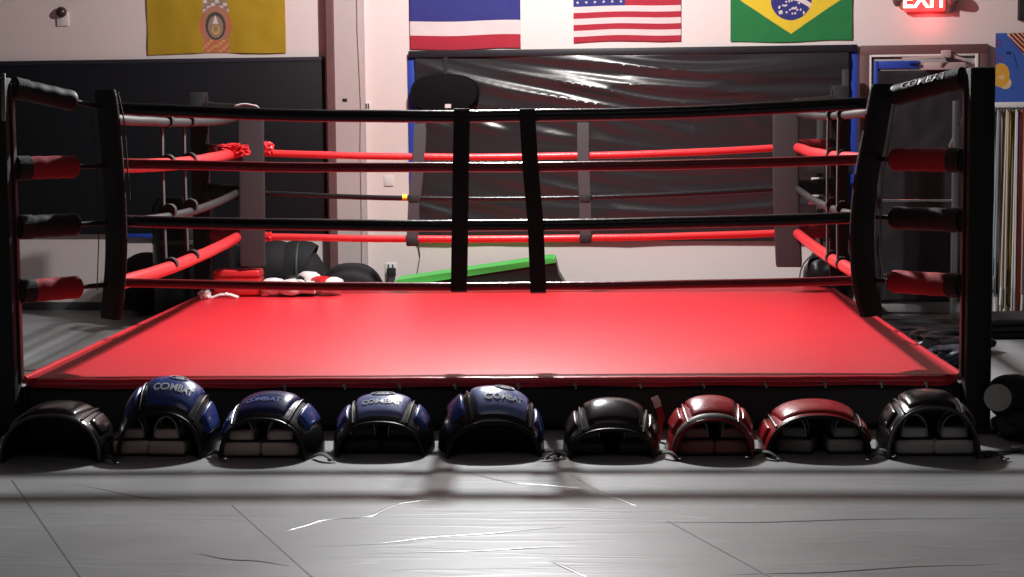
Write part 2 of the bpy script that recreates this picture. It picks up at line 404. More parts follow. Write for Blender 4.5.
r = flagroot('green flag with a yellow diamond and starry blue globe beside the exit sign', 791, 42)
FG, FY = flagm('green', (.012, .19, .05)), flagm('yellow', (.75, .56, .03))
st = [(random.uniform(-.8, .8), random.uniform(-.9, .1)) for _ in range(26)]
def bra(s, t):
    x = (s-.5)*1.43; y = t-.5
    if math.hypot(x, y) < .24:
        rr = math.hypot(x+.12, y+.5)
        if .52 < rr < .575: return 3
        for a, c in st:
            if math.hypot(x/.24-a*.8, y/.24-c*.8) < .05: return 3
        return 2
    return 1 if abs(x)/.60+abs(y)/.40 < 1 else 0
cloth(r, 'flag_cloth', 730.5, -42, 852.5, 41.5, 0, [FG, FY, FB, FW], bra, 240, 170, seed=8)
r = flagroot('plain yellow cloth flag with a small pink and grey crest', 216, 53)
YFL, PNK, GRY, DRK, GLD = flagm('golden', (.43, .28, .012)), flagm('pink', (.52, .16, .09)), flagm('grey', (.30, .22, .16)), flagm('dark', (.07, .06, .05)), flagm('gold', (.6, .35, .1))
def roy(s, t):
    x = (s-.497)*138; y = (1-t)*95-42      # px-like, y down to 53
    def el(cx, cy, a, c): return ((x-cx)/a)**2+((y-cy)/c)**2 < 1
    if abs(x) < 16 and -38 < y < 53:
        if el(0, 25, 2.6, 3) and y < 24 or (abs(x) < 3*(y-15)/9 and 15 < y < 24): return 5
        if el(0, 30, 4.2, 5): return 4 if not el(0, 29, 2.4, 3) else 2
        if el(0, 26, 10, 14): return 3 if not el(0, 27, 7.5, 11) else 2
        if (y > 40 and abs(x) < 14-.25*abs(y-47)): return 1 if (int(y/2.5)+int(x/3)) % 3 else 4
        if el(0, 26, 16, 20): return 1 if abs(x) > 11 else (2 if int(x+y) % 2 else 1)
        if y < 12 and abs(x) < 5+(y+36)*.18: return 2 if (int(y/3)+int(x/4+9)) % 3 else (4 if y < 0 else 5)
    return 0
cloth(r, 'flag_cloth', 147, -42, 285.5, 53.5, 0, [YFL, PNK, GRY, DRK, GLD, FW], roy, 276, 190, amp=.012, seed=11)

r = thing('painting', 'blue and yellow abstract painting on the wall above the jump ropes', 'painting', WP(*wuv(1012, 103), .01), WROT)
PB, PY, PR_, PO, PW = [mat('paint_'+n, c, .5, bump=.3, bscale=60) for n, c in (('blue', (.045, .12, .46)), ('yellow', (.72, .40, .05)), ('maroon', (.22, .02, .03)), ('navy', (.02, .03, .12)), ('cream', (.72, .55, .30)))]
ua, ub = wuv(995.5, 70, .03)[0], wuv(1048, 70, .03)[0]; za, zb = wuv(1010, 103, .03)[1], wuv(1010, 33, .03)[1]
b = MB(); b.box(WP((ua+ub)/2, (za+zb)/2, .016), (ub-ua, .03, zb-za), .003, WROT); b.build('stretcher_board', PO, r)
def ptg(s, t):
    x = s*52; y = (1-t)*70
    def el(cx, cy, a, c): return ((x-cx)/a)**2+((y-cy)/c)**2
    if el(19, 13, 4, 1.6) < 1 and False: return 3
    if 17+.3*(y-20) < x < 18+.3*(y-20) and 20 < y < 36: return 3
    if el(13, 20, 3, 1.7) < 1: return 3
    if .6 < el(3, 10, 2.4, 3.5) < 1.2 or .6 < el(4, 25, 2.4, 2.8) < 1.2: return 2
    if el(5, 42, 9, 12) < 1: return 1 if el(6, 44, 3, 2) > 1 else 4
    if el(10, 50, 6, 6) < 1: return 4
    if y < 3+1.2*(x-12) and x > 11:
        if el(28, 6, 15, 16) < 1: return 2 if (int((x-y)/1.6) % 3) else 4
        return 4
    return 0
b = MB(); b.grid(lambda s, t: WP(ua+(ub-ua)*s, za+(zb-za)*t, .033), 156, 210, mf=ptg); b.build('painted_canvas', [PB, PY, PR_, PO, PW], r)

# exit sign
r = thing('exit_sign', 'lit red EXIT sign with two emergency lamp heads above the door', 'exit sign', WP(*wuv(925, 12), .02), WROT)
dbox('sign_box', 904, -14, 946, 11.5, 0, .07, mat('exit_red_face', (.6, .05, .05), .4, emit=(1, .10, .10), es=.75), r, bev=.01)
dbox('sign_base', 907, 11.5, 945, 14, 0, .05, mat('exit_dark_red', (.35, .01, .02), .4, emit=(.6, .01, .02), es=.25), r)
ue, ze = wuv(925, -.5, .07)
b = MB(); b.text('EXIT', .20, lambda x, y, d: WP(ue+x*.86, ze+y, .0705+d), .004); b.build('lettering', mat('exit_letters', (1, .8, .5), .4, emit=(1, .72, .50), es=4), r)
for x0, sgn in ((898, -1), (953, 1)):
    uu, zz = wuv(x0, 0, .08)
    b = MB(); M = Matrix.Translation(WP(uu, zz, .08)) @ (WROT @ Rx(math.radians(60))).to_4x4()
    b.lathe([(0, -.05), (.03, -.05), (.042, -.01), (.05, .04), (.045, .05), (0, .045)], M, 20); b.build('lamp_head', BROWN, r)
b = MB(); wbox(b, 946, -10, 952, 13, 0, .06, .006); b.build('bracket', BROWN, r)
lamp('exit_glow', 'POINT', WP(*wuv(930, 16, .14), .14), 1.2, (1, .12, .12), .05)

# small wall fittings
r = thing('wall_alarm', 'small dark round alarm on a white wall plate left of the yellow flag', 'alarm', WP(*wuv(61, 26), .0), WROT)
dbox('back_plate', 57, 12, 68, 26, 0, .015, WHITE, r)
u_, z_ = wuv(60.5, 12, .04); b = MB(); M = Matrix.Translation(WP(u_, z_, .014)) @ (WROT @ Rx(PI/2)).to_4x4()
b.lathe([(0, 0), (.045, 0), (.045, .02), (.03, .04), (0, .05)], M, 20); b.build('sounder', mat('dark_lens', (.04, .02, .015), .3), r)
dbox('hook_plate', 342.5, 98.5, 347, 101.5, .10, .108, BLKM, label='tiny black hook plate on the shaded pilaster above the top rope', cat='hook')
def outlet(x0, y0, x1, y1, label, d=0):
    r = thing('wall_outlet', label, 'outlet', WP(*wuv((x0+x1)/2, y1), d), WROT)
    dbox('plate', x0, y0, x1, y1, d, d+.012, WHITE, r)
    for f in (.3, .7):
        xx = x0+(x1-x0)*f; dbox('socket', xx-.7, y0+1.5, xx+.7, y1-1.5, d+.012, d+.014, DGREY, r, bev=0)
    return r
outlet(364.5, 102, 370, 110.5, 'white double outlet at top rope height beside the pilaster')
dbox('blank_plate', 384, 176, 393, 186, 0, .01, WHITE, label='blank white wall plate between the red and black ropes left of the window', cat='wall plate')
outlet(385, 263, 396, 274, 'white outlet low on the wall with a black plug in it')
b = MB(); wbox(b, 386.5, 268, 395, 277, .014, .06, .01); b.tube([WP(*wuv(389, 274, .05), .05), WP(*wuv(387, 284, .05), .05), WP(*wuv(390, 300, .05), .04), WP(wuv(384, 300)[0], .01, .06)], .008, 6)
b.build('power_plug', BLKM, label='black plug and cord in the low wall outlet', cat='plug')
def cable(pp, d, rr, m, name, label):
    b = MB(); P = [WP(*wuv(x, y, d), d) for x, y in pp]; b.tube(P, rr, 6); b.build(name, m, label=label, cat='cable')
cable([(357, -25), (357.5, 30), (359, 60), (361, 105), (360.5, 150), (362, 225), (362, 262), (366, 285), (366, 303)], .112, .004, OFFW, 'wall_cable', 'thin pale cable running down the pilaster beside the brown post')
cable([(418, 243), (420, 255), (418, 268), (414, 285), (412, 300)], .02, .004, DGREY, 'wall_cable', 'thin dark cable dangling below the left corner of the plastic sheet')

# oval pad hanging on the plastic sheet
u_, z_ = wuv(444.5, 93, .12)
r = thing('kick_shield', 'black oval padded shield with a small white tag hanging before the plastic sheet', 'kick shield', WP(u_, z_-.17, .09), WROT)
b = MB(); ax = .285; az = .155
prof = []
for i in range(60):
    th = 2*PI*i/60; prof.append((math.copysign(abs(math.cos(th))**.8, math.cos(th))*ax, math.copysign(abs(math.sin(th))**.8, math.sin(th))*az))
rings = [(.0, .0), (.5, .0), (.93, .0), (1, .015), (1, .05), (.94, .075), (.6, .088), (0, .092)]
vs = [WP(u_+a*k, z_+c*k, .075+d) for k, d in rings for a, c in prof]
fs = [(j*60+i, j*60+(i+1) % 60, (j+1)*60+(i+1) % 60, (j+1)*60+i) for j in range(len(rings)-1) for i in range(60)]
b.add(vs, fs); b.build('shield_body', mat('black_canvas', (.004, .004, .005), .8, spec=.15, bump=.3, bscale=60), r)
dbox('tag', 445, 104, 451, 108, .16, .164, WHITE, r, bev=0)
b = MB(); b.ribbon([WP(u_, z_+.10, .08), WP(u_, z_+.14, .055), WP(u_, wuv(444, 53, .05)[1], .05)], .03, .004, WU); b.build('hanging_strap', BLKM, r)

# ------------------------------------------------------------------ boxing ring
X0, Y0, SQ, D = -2.944, 9.243, 4.9, .436
X1, Y1 = X0+SQ, Y0+SQ
RX0, RX1, RY0, RY1 = X0+D, X1-D, Y0+D, Y1-D
X0 += .045; X1 -= .035; SX = X1-X0
def zz(l, r_): return (onY(112, l, RY0).z+onY(870, r_, RY0).z)/2
ZR = [zz(111, 102.5), zz(165.5, 159.5), zz(223.5, 216), zz(284, 280)]
ring = thing('boxing_ring', 'low boxing ring with bright red canvas, black posts and red and black ropes', 'boxing ring', ((X0+X1)/2, (Y0+Y1)/2, 0))
xm, ym = (X0+X1)/2, (Y0+Y1)/2
b = MB(); b.box((xm, ym, (H-.06)/2), (SX-.12, SQ-.12, H-.06)); b.build('platform', mat('platform_wood', (.03, .028, .028), .8), ring, smooth=False)
# canvas: gently uneven top wrapped over padded edges
b = MB()
NX = 120
def ctop(s, t):
    x = X0+SX*s; y = Y0+SQ*t; rc = .10
    qx = max(0, abs(x-xm)-(SX/2-rc)); qy = max(0, abs(y-ym)-(SQ/2-rc)); ql = math.hypot(qx, qy)
    if ql > 0 and qx > 0 and qy > 0:
        f = max(qx, qy)/ql
        x = xm+math.copysign(SX/2-rc+qx*f, x-xm); y = ym+math.copysign(SQ/2-rc+qy*f, y-ym)
    e = min(s, 1-s, t, 1-t)*SQ
    z = H + .004*noise.noise(Vector((x*1.3, y*.8, 0))) + .0035*(1-abs(noise.noise(Vector((x*.5, y*2.2, 3))))*2)*.5
    cx = min(s, 1-s)*SQ; cy = min(t, 1-t)*SQ
    k = .03
    if e < k: z -= (k-math.sqrt(max(0, k*k-(k-e)**2)))
    return Vector((x, y, z))
us = [0, .002, .004, .0065, .01]; 
b.v = []
def remap(a):
    # denser near the edges
    return a
n = 124
xs = [0, .0012, .003, .0062, .012]+[.012+(1-.024)*i/110 for i in range(1, 110)]+[.988, .9938, .997, .9988, 1]
nn = len(xs)
for t in xs:
    for s in xs: b.v.append(ctop(s, t))
for j in range(nn-1):
    for i in range(nn-1): a = j*nn+i; b.f.append((a, a+1, a+nn+1, a+nn)); b.m.append(0)
# side lip
per = [(i, 0) for i in range(nn-1)]+[(nn-1, i) for i in range(nn-1)]+[(i, nn-1) for i in range(nn-1, 0, -1)]+[(0, i) for i in range(nn-1, 0, -1)]
base = len(b.v)
for i, j in per:
    p = b.v[j*nn+i]; b.v.append(Vector((p.x, p.y, H-.052+.004*math.sin(p.x*9+p.y*9))))
L = len(per)
for k in range(L):
    i, j = per[k]; i2, j2 = per[(k+1) % L]
    b.f.append((j*nn+i, j2*nn+i2, base+(k+1) % L, base+k)); b.m.append(0)
canvas = b.build('canvas', RVIN, ring, ang=60)
b = MB()
for (p, q) in (((X0, Y0), (X1, Y0)), ((X1, Y0), (X1, Y1)), ((X1, Y1), (X0, Y1)), ((X0, Y1), (X0, Y0))):
    P, Q = Vector((*p, 0)), Vector((*q, 0)); d = (Q-P).normalized(); nrm = Vector((d.y, -d.x, 0)); L_ = (Q-P).length
    b.grid(lambda s, t, P=P, d=d, nrm=nrm, L_=L_: P+d*(s*L_)+nrm*(-.012+.005*noise.noise(Vector((s*16, t*.6, p[0])))*(1-t))+Vector((0, 0, .002+(H-.045)*t)), 90, 6)
o = b.build('skirt', mat('black_skirt', (.010, .008, .009), .55, bump=.2, bscale=20), ring); md = o.modifiers.new('t', 'SOLIDIFY'); md.thickness = .006; md.offset = -1
b = MB()
for y_ in (Y0,): b.tube([(X0+.06, Y0+.005, H-.003), (X1-.06, Y0+.005, H-.003)], .005, 8)
b.build('edge_seam', mat('dark_red_seam', (.16, .008, .012), .5), ring)
RROLL = mat('red_edge_roll', (.62, .03, .045), .28, bump=.3, bscale=14)
for P, Q in (((X0+.09, Y0-.010), (X1-.09, Y0-.010)), ((X0+.09, Y1+.01), (X1-.09, Y1+.01)), ((X0-.01, Y0+.09), (X0-.01, Y1-.09)), ((X1+.01, Y0+.09), (X1+.01, Y1-.09))):
    b = MB(); P = Vector((*P, H-.019)); Q = Vector((*Q, H-.019)); b.tube([P.lerp(Q, i/80)+Vector((0, 0, .003*noise.noise(Vector((i*.35, P.x, P.y))))) for i in range(81)], .021, 12)
    b.build('edge_roll', RROLL, ring)
for px in (190, 285, 345, 400, 455, 518, 575, 640, 703, 765, 824, 880, 925):
    p = onY(px, 381, Y0); b = MB()
    b.box((p.x, Y0-.028, H-.036), (.018, .012, .018), .004); b.box((p.x+.004, Y0-.030, H-.048), (.010, .010, .022), .003)
    b.build('lacing_hook', STEEL, ring)

# posts
ZP = 1.545+H
def post(cx, cy, name='corner_post'):
    b = MB(); b.box((cx, cy, ZP/2), (.125, .125, ZP), .012)
    o = b.build(name, BLKM, ring)
    b = MB(); b.box((cx, cy, .012), (.24, .24, .024), .004); b.build('base_plate', BLKM, o)
    return o
CORN = [(X0-.066, Y0-.02, 1, 1, RX0, RY0), (X1+.066, Y0-.02, -1, 1, RX1, RY0), (X0-.066, Y1+.02, 1, -1, RX0, RY1), (X1+.066, Y1+.02, -1, -1, RX1, RY1)]
for ci, (cx, cy, sx, sy, rx, ry) in enumerate(CORN):
    pst = post(cx, cy)
    # strip facing the ring corner, red canvas bounce put into its brown colour
    b = MB(); b.box((cx+sx*.069, cy+sy*.03, ZP*.5+.12), (.014, .05, ZP-.30), .003)
    b.build('bounce_strip', mat('bounce_brown', (.035, .014, .014), .5, metal=.3), pst)
    if ci == 0:
        b = MB(); b.box((cx+.055, cy-.066, ZP-.10), (.022, .012, .24), .003, Ry(.03)); b.build('bracket', STEEL, pst)
    for k in range(4):
        z = ZR[k]; a = Vector((cx+sx*.06, cy+sy*.06, z+((.12 if ci < 2 else .04) if k == 0 else .0))); e = Vector((rx-sx*.03, ry-sy*.03, z+(.015 if k == 0 else 0)))
        d = e-a; L_ = d.length; d.normalize()
        red = k in (1, 3)
        b = MB(); r0 = .052 if k else .054
        s0, s1 = (.06, .68) if ci == 0 else (.06, .82) if ci == 1 else (.08, .86)
        P = [a+d*(L_*(s0+(s1-s0)*i/24)) for i in range(25)]
        b.tube(P, lambda t: r0*(.82 if t in (0, 1) else 1)*(1+.02*math.sin(t*23)), 18, flat=1.15 if k else 1.0)
        sl = b.build('turnbuckle_sleeve', RDARK if red else mat('black_sleeve_vinyl', (.006, .006, .007), .6, spec=.35, bump=.2, bscale=20), ring)
        b = MB(); b.tube([a+d*(L_*(s0-.04)), a+d*(L_*(s0+.10))], r0*1.06, 16, flat=1.15 if k else 1); b.build('end_cap', BLKM, sl)
        if ci == 1 and k == 0:
            side = Vector((0, 0, 1)).cross(d).normalized(); upd = d.cross(side)
            if side.y > 0: side = -side
            nrm_ = (side*.8+Vector((0, 0, 1))*.6).normalized(); vv = nrm_.cross(-d).normalized()
            vv = vv if vv.z > 0 else -vv
            mid = a+d*(L_*.42)
            q = MB(); q.text('COMBAT', .058, lambda x, y, e: mid-d*x*1.15+(nrm_*math.cos(y/r0)+vv*math.sin(y/r0))*(r0*1.03+e), .003); q.build('lettering', mat('faded_grey_print', (.16, .16, .165), .5), sl)
        b = MB(); b.tube([a-d*.04, a+d*L_], .014, 10); b.box(tuple(a+d*.01), (.05, .05, .07), .006); b.build('turnbuckle', mat('blackened_steel', (.03, .03, .03), .5, metal=.5), ring)

# ropes
def rope(P, Q, rad, m, sag, seed, name='rope', wob=.004):
    P, Q = Vector(P), Vector(Q); d = (Q-P); N = 60
    pts_ = []
    for i in range(N+1):
        t = i/N; p = P.lerp(Q, t)
        p.z -= sag*4*t*(1-t); p.z += wob*noise.noise(Vector((t*6, seed, 0))); 
        pts_.append(p)
    b = MB(); b.tube(pts_, lambda t: rad*(1+.05*noise.noise(Vector((t*25, seed, 4)))), 14)
    return b.build(name, m, ring), pts_
RBL = mat('black_rope_vinyl', (.008, .008, .009), .25, spec=.4, bump=.2, bscale=30)
RGR = mat('black_rope_cover', (.018, .018, .020), .5, bump=.3, bscale=30)
RFR = mat('shaded_red_rope_vinyl', (.20, .006, .012), .27, bump=.2, bscale=30)  # darker copy of the red rope, shade on the front ropes painted in
sagF = [.055, .03, .035, .03]; radF = [.034, .027, .032, .024]
ex = .03
for k in range(4):
    red = k in (1, 3); z = ZR[k]
    rope((RX0+ex, RY0, z+.01), (RX1-ex, RY0, z), radF[k], RFR if red else RBL, sagF[k], k)
    rope((RX0+ex, RY1, z), (RX1-ex, RY1, z), .027 if red else .020, RROPE if red else RBL, [.03, .05, .06, .03][k], k+10)
    z2 = z-(.045 if k == 0 else 0)
    rope((RX0, RY0+ex, z2), (RX0-.085, RY1-.05, z2), .040 if red else .028, RROPE if red else RGR, [.02, .03, .05, .03][k], k+20)
    rope((RX1, RY0+ex, z2), (RX1+.085, RY1-.05, z2), .036 if red else .024, RROPE if red else RGR, [.02, .02, .04, .02][k], k+30)
# wrinkled cover ends on the back left corner
b = MB()
c0 = Vector((RX0+.02, RY1-.05, ZR[1]+.02))
b.blob((RX0-.06, RY1-.25, ZR[1]+.02), (.11, .12, .045), .5, 5, sub=4, seed=3); b.build('bunched_cover', RROPE, ring, label='bunched red rope cover')
b = MB(); b.blob((RX0+.155, RY1-.02, ZR[1]+.03), (.045, .04, .05), .6, 4, sub=3, seed=6); b.build('bunched_cover', RROPE, ring, label='bunched red rope cover')
b = MB(); b.blob((RX0+.14, RY1-.02, ZR[3]+.0), (.04, .035, .035), .4, 4, sub=3, seed=9); b.build('bunched_cover', RROPE, ring, label='bunched red rope cover')
# tape
p = onY(405, 198, RY1); b = MB(); b.tube([(p.x-.018, RY1, ZR[2]-.045), (p.x+.018, RY1, ZR[2]-.045)], .026, 14); b.build('tape_band', YEL, ring, label='yellow tape band')

# rope spacers
def spacer(pts_, w, side, m=BLKM, th=.010):
    b = MB(); n_ = []
    for i in range(len(pts_)-1):
        for t in range(5): n_.append(Vector(pts_[i]).lerp(Vector(pts_[i+1]), t/5))
    n_.append(Vector(pts_[-1])); b.ribbon(n_, w, th, side); return b
for xs_ in ([(461.5, 112), (460, 200), (458.5, 290)], [(527, 112), (530, 165), (535.5, 225), (538, 291)]):
    fr = [onY(x, y, RY0-.042) for x, y in xs_]; bk = [Vector((p.x, RY0+.042, p.z)) for p in fr]
    top = fr[0]; lo = fr[-1]
    b = spacer(fr, .082, (1, 0, 0))
    b2 = spacer([fr[0], Vector((top.x, RY0-.03, top.z+.014)), Vector((top.x, RY0+.03, top.z+.014)), bk[0]], .082, (1, 0, 0)); b.add(b2.v, b2.f)
    b2 = spacer(bk, .082, (1, 0, 0)); b.add(b2.v, b2.f)
    b2 = spacer([fr[-1], Vector((lo.x, RY0, lo.z-.012)), bk[-1]], .082, (1, 0, 0)); b.add(b2.v, b2.f)
    b.build('rope_spacer', BLKM, ring)
for xs_ in ([(420, 124), (418.5, 160), (414, 200), (412, 243)], [(583, 123), (583, 160), (585, 200), (585.5, 240)]):
    for dy in (0,):
        fr = [onY(x, y, RY1-.034) for x, y in xs_]
        b = spacer(fr, .085, (1, 0, 0))
        bk = [Vector((p.x, RY1+.034, p.z)) for p in fr]; b2 = spacer(bk, .085, (1, 0, 0)); b.add(b2.v, b2.f)
        for q in (0, -1): b2 = spacer([fr[q], bk[q]], .085, (1, 0, 0)); b.add(b2.v, b2.f)
        o = b.build('rope_spacer', DGREY, ring)
    for k in (2, 3):
        b = MB(); x = fr[k].x; b.box((x, RY1, fr[k].z+(.01 if k == 2 else .01)), (.09, .085, .07), .012); b.build('keeper', BLKM, o)
def side_sp(X, Yc, w, m):
    X += math.copysign(.085*(Yc-RY0)/(RY1-RY0), X-(RX0+RX1)/2)
    b = MB()
    b2 = spacer([(X-.030, Yc, ZR[0]), (X-.034, Yc, ZR[1]), (X-.034, Yc, ZR[2]), (X-.030, Yc, ZR[3]-.03)], w, (0, 1, 0), th=.012); b.add(b2.v, b2.f)
    o = b.build('rope_spacer', m, ring)
    for z in ZR:
        b = MB(); b.tube([(X, Yc-.03, z-.01-(.045 if z == ZR[0] else 0)), (X, Yc+.03, z-.01-(.045 if z == ZR[0] else 0))], .044, 14); b.build('keeper', BLKM, o)
for px in (172, 196): side_sp(RX0, onY(px, 160, 11.5).x and (RX0*1826/(px-582)*1.0), .05, DGREY)
for px in (826, 838): side_sp(RX1, RX1*1826/(px-582), .04, DGREY)

# corner pads
def pad(pix, Y, w, th, yaw, m, extra=None):
    P = [onY(x, y, Y) for x, y in pix]; Q = []
    N = 24
    for i in range(N+1):                     # smooth curve
        t = i/N*(len(P)-1); k = min(int(t), len(P)-2); f = t-k; f2 = f
        p0 = P[max(k-1, 0)]; p1 = P[k]; p2 = P[k+1]; p3 = P[min(k+2, len(P)-1)]
        Q.append(.5*((2*p1)+(p2-p0)*f+(2*p0-5*p1+4*p2-p3)*f*f+(3*p1-p0-3*p2+p3)*f**3))
    b = MB(); M = Rz(yaw); vs = []; n_ = 20
    for i, p in enumerate(Q):
        e = min(i, N-i); k = 1 if e > 1 else (.99 if e == 1 else .93)
        for j in range(n_):
            th_ = 2*PI*j/n_; c = math.cos(th_); s = math.sin(th_)
            lx = math.copysign(abs(c)**.2, c)*w/2*k; ly = math.copysign(abs(s)**.3, s)*th/2*k
            vs.append(p+M @ Vector((lx, ly, 0)))
    fs = [(i*n_+j, i*n_+(j+1) % n_, (i+1)*n_+(j+1) % n_, (i+1)*n_+j) for i in range(N) for j in range(n_)]
    fs += [tuple(range(n_))[::-1], tuple(range(N*n_, N*n_+n_))]
    b.add(vs, fs); return b.build('corner_pad', m, ring, ang=50)
cp = pad([(105, 90), (110, 130), (115, 200), (116, 260), (111, 319)], RY0-.07, .175, .04, -PI/4, BLKM)
# thin lacing cords down the pads
def cord(pix, Y, m=STEEL, r_=.004, parent=None, name='lacing_cord'):
    b = MB(); b.tube([onY(x, y, Y) for x, y in pix], r_, 6); b.build(name, m, parent)
cord([(118, 92), (124, 120), (127, 160), (130, 200)], RY0-.12, DGREY, .004, cp)
cord([(92, 115), (96, 160), (99, 230), (97, 290)], RY0-.12, DGREY, .003, cp)
cp = pad([(883, 84), (875, 130), (866, 180), (862, 230), (864, 280), (872, 316)], RY0-.07, .175, .04, PI/4, BLKM)
cord([(897, 86), (891, 130), (884, 170), (880, 220), (880, 255), (886, 282), (883, 300)], RY0-.13, STEEL, .004, cp)
b = MB(); p = onY(885, 274, RY0-.13); b.box(p, (.02, .01, .01), .002); b.build('cord_clip', WHITE, cp)
PADG = mat('charcoal_pad_vinyl', (.030, .030, .033), .45, bump=.15, bscale=20)
cp = pad([(251, 110), (251, 150), (252, 190), (252, 240), (253, 266)], RY1-.075, .195, .05, .15, PADG)
b = MB(); p = onY(247, 107, RY1-.06)
b.grid(lambda s, t: p+Vector(((s-.5)*.17, (t-.5)*.12, .012+.012*math.sin(s*4)-.02*s*(t-.5))), 12, 8); o = b.build('loose_tag', mat('grey_white_cloth', (.6, .6, .58), .6), cp); md = o.modifiers.new('t', 'SOLIDIFY'); md.thickness = .008
cp = pad([(786, 111), (786, 150), (786, 190), (788, 240), (789, 267)], RY1-.075, .195, .05, -.15, PADG)
cord([(775, 112), (775.5, 180), (777, 240)], RY1-.03, DGREY, .004, cp)

# ------------------------------------------------------------------ striking pads in front
def belly_pad(label, cx, base_y, w, h, dep, outer, panel, side, rim=BLK, lining=DKV, roll=0, yaw=0, txt=None, group=None, a0=(60, 120), zoff=0, face=.72, fx=.86, front_band=None, straps=1, ybase=None):
    p = onZ(cx, base_y); Yc = p.y+dep/2
    rt = Rz(yaw) @ Ry(roll)
    r = thing('belly_pad', label, 'striking pad', (p.x, Yc, zoff), rt, group)
    M = WM[r.name]
    def Sf(a, s, off=0.0):
        g = math.sin(min(1, s/.66)*PI/2) if s < .66 else 1-.8*((s-.66)/.34)**2
        rx, rz = w/2*(fx+(1-fx)*g)+off, h*(face+(1-face)*g)+off
        ca, sa = math.cos(a), math.sin(a)
        return M @ Vector((math.copysign(abs(ca)**.86, ca)*rx, dep*(s-.5), max(0, sa)**.90*rz))
    NA = 48; th = .020; vs = []; loop = []
    for i in range(15): loop.append((i/14, 0))
    for i in range(15): loop.append((1-i/14, -th))
    nl = len(loop); b = MB()
    for i in range(NA+1):
        a = PI*i/NA
        for s, o_ in loop:
            rnd = .35*th*(1-math.sin(min(1, min(s, 1-s)/.07)*PI/2))   # rounded rim
            off = o_-rnd if o_ == 0 else o_+rnd
            vs.append(Sf(a, s, off))
    fs = [(i*nl+j, i*nl+(j+1) % nl, (i+1)*nl+(j+1) % nl, (i+1)*nl+j) for i in range(NA) for j in range(nl)]
    fs += [tuple(range(nl))[::-1], tuple(range(NA*nl, NA*nl+nl))]
    mi = [0]*len(fs); b.add(vs, fs)
    for idx, f in enumerate(b.f[:NA*nl]):
        if idx % nl >= 14: b.m[idx] = 1
    b.build('shell', [outer, lining], r, ang=70)
    q = MB(); q.grid(lambda u, v: Sf(PI*u, .93+.02*v, -th*.6).lerp(M @ Vector((0, dep*.46, -.01)), v), 40, 10); q.build('shade_backing', lining, r)  # added dark sheet closing the arch, stands in for the shade inside
    def panelmb(aa, ab, sa_, sb, hh=.018):
        q = MB(); aa, ab = math.radians(aa), math.radians(ab)
        def fn(u, v):
            k = (1-(2*u-1)**8)*(1-(2*v-1)**8)
            cut = .10*(2*v-1)                                          # trapezoid
            a = aa+(ab-aa)*u; mid = (aa+ab)/2; a = mid+(a-mid)*(1-.10*(1-v)*0+cut)
            return Sf(a, sa_+(sb-sa_)*v, -.004+hh*max(0, k)**.5)
        q.grid(fn, 30, 18); return q
    c0, c1 = a0
    pc = panelmb(c0, c1, .10, .86).build('front_panel', panel, r, ang=60)
    panelmb(c1+10, c1+34, .2, .85).build('side_panel', side, r, ang=60); panelmb(c0-34, c0-10, .2, .85).build('side_panel', side, r, ang=60)
    # piping along the front rim and the panel edge
    q = MB(); q.tube([Sf(PI*i/40, .005, -.002) for i in range(41)], .006, 8); q.build('piping', rim, r)
    for ae in (c0-4, c1+4):
        q = MB(); q.tube([Sf(math.radians(ae), .05+.85*i/14, .006) for i in range(15)], .006, 8); q.build('seam_piping', rim, r)
    if front_band:
        q = MB(); q.grid(lambda u, v: Sf(PI*(.06+.88*u), .01+.10*v, .006+.004*math.sin(v*PI)), 50, 6); q.build('rim_band', front_band, r)
    if txt:
        am = math.radians((c0+c1)/2); R_ = (w/2+h)/2
        sc, word, badge, col = txt
        q = MB(); q.text(word, .046*sc, lambda x, y, d: Sf(am-x/R_, .34+y/dep*1.25, .013+d), .004); q.build('lettering', col, pc)
        if badge:
            q = MB()
            for i in range(24):
                pass
            q.tube([Sf(am-.042*math.cos(2*PI*i/24)/R_, .60+.024*math.sin(2*PI*i/24)/dep, .016) for i in range(24)], .0035, 6, closed=True)
            q.text('GS', .034, lambda x, y, d: Sf(am-x/R_, .60+y/dep, .013+d), .004); q.build('badge', col, pc)
    if straps:
        for sgn in ((1,) if straps == 1 else (1, -1)):
            q = MB(); base = M @ Vector((sgn*w*.46, 0, 0)); pts_ = []
            for i in range(9):
                t = i/8; pts_.append(Vector((base.x+sgn*(.0+.10*t), base.y-.10*t-.12, .012+.02*math.sin(t*PI))))
            q.ribbon(pts_, .03, .006, (0, 1, .1)); st_ = q.build('strap', BLKM, r)
            q = MB(); e = pts_[-1]; q.tube([e+Vector((.018*math.cos(2*PI*i/14), .014*math.sin(2*PI*i/14), 0)) for i in range(14)], .004, 6, closed=True); q.build('buckle', CHROME, st_)
    return r

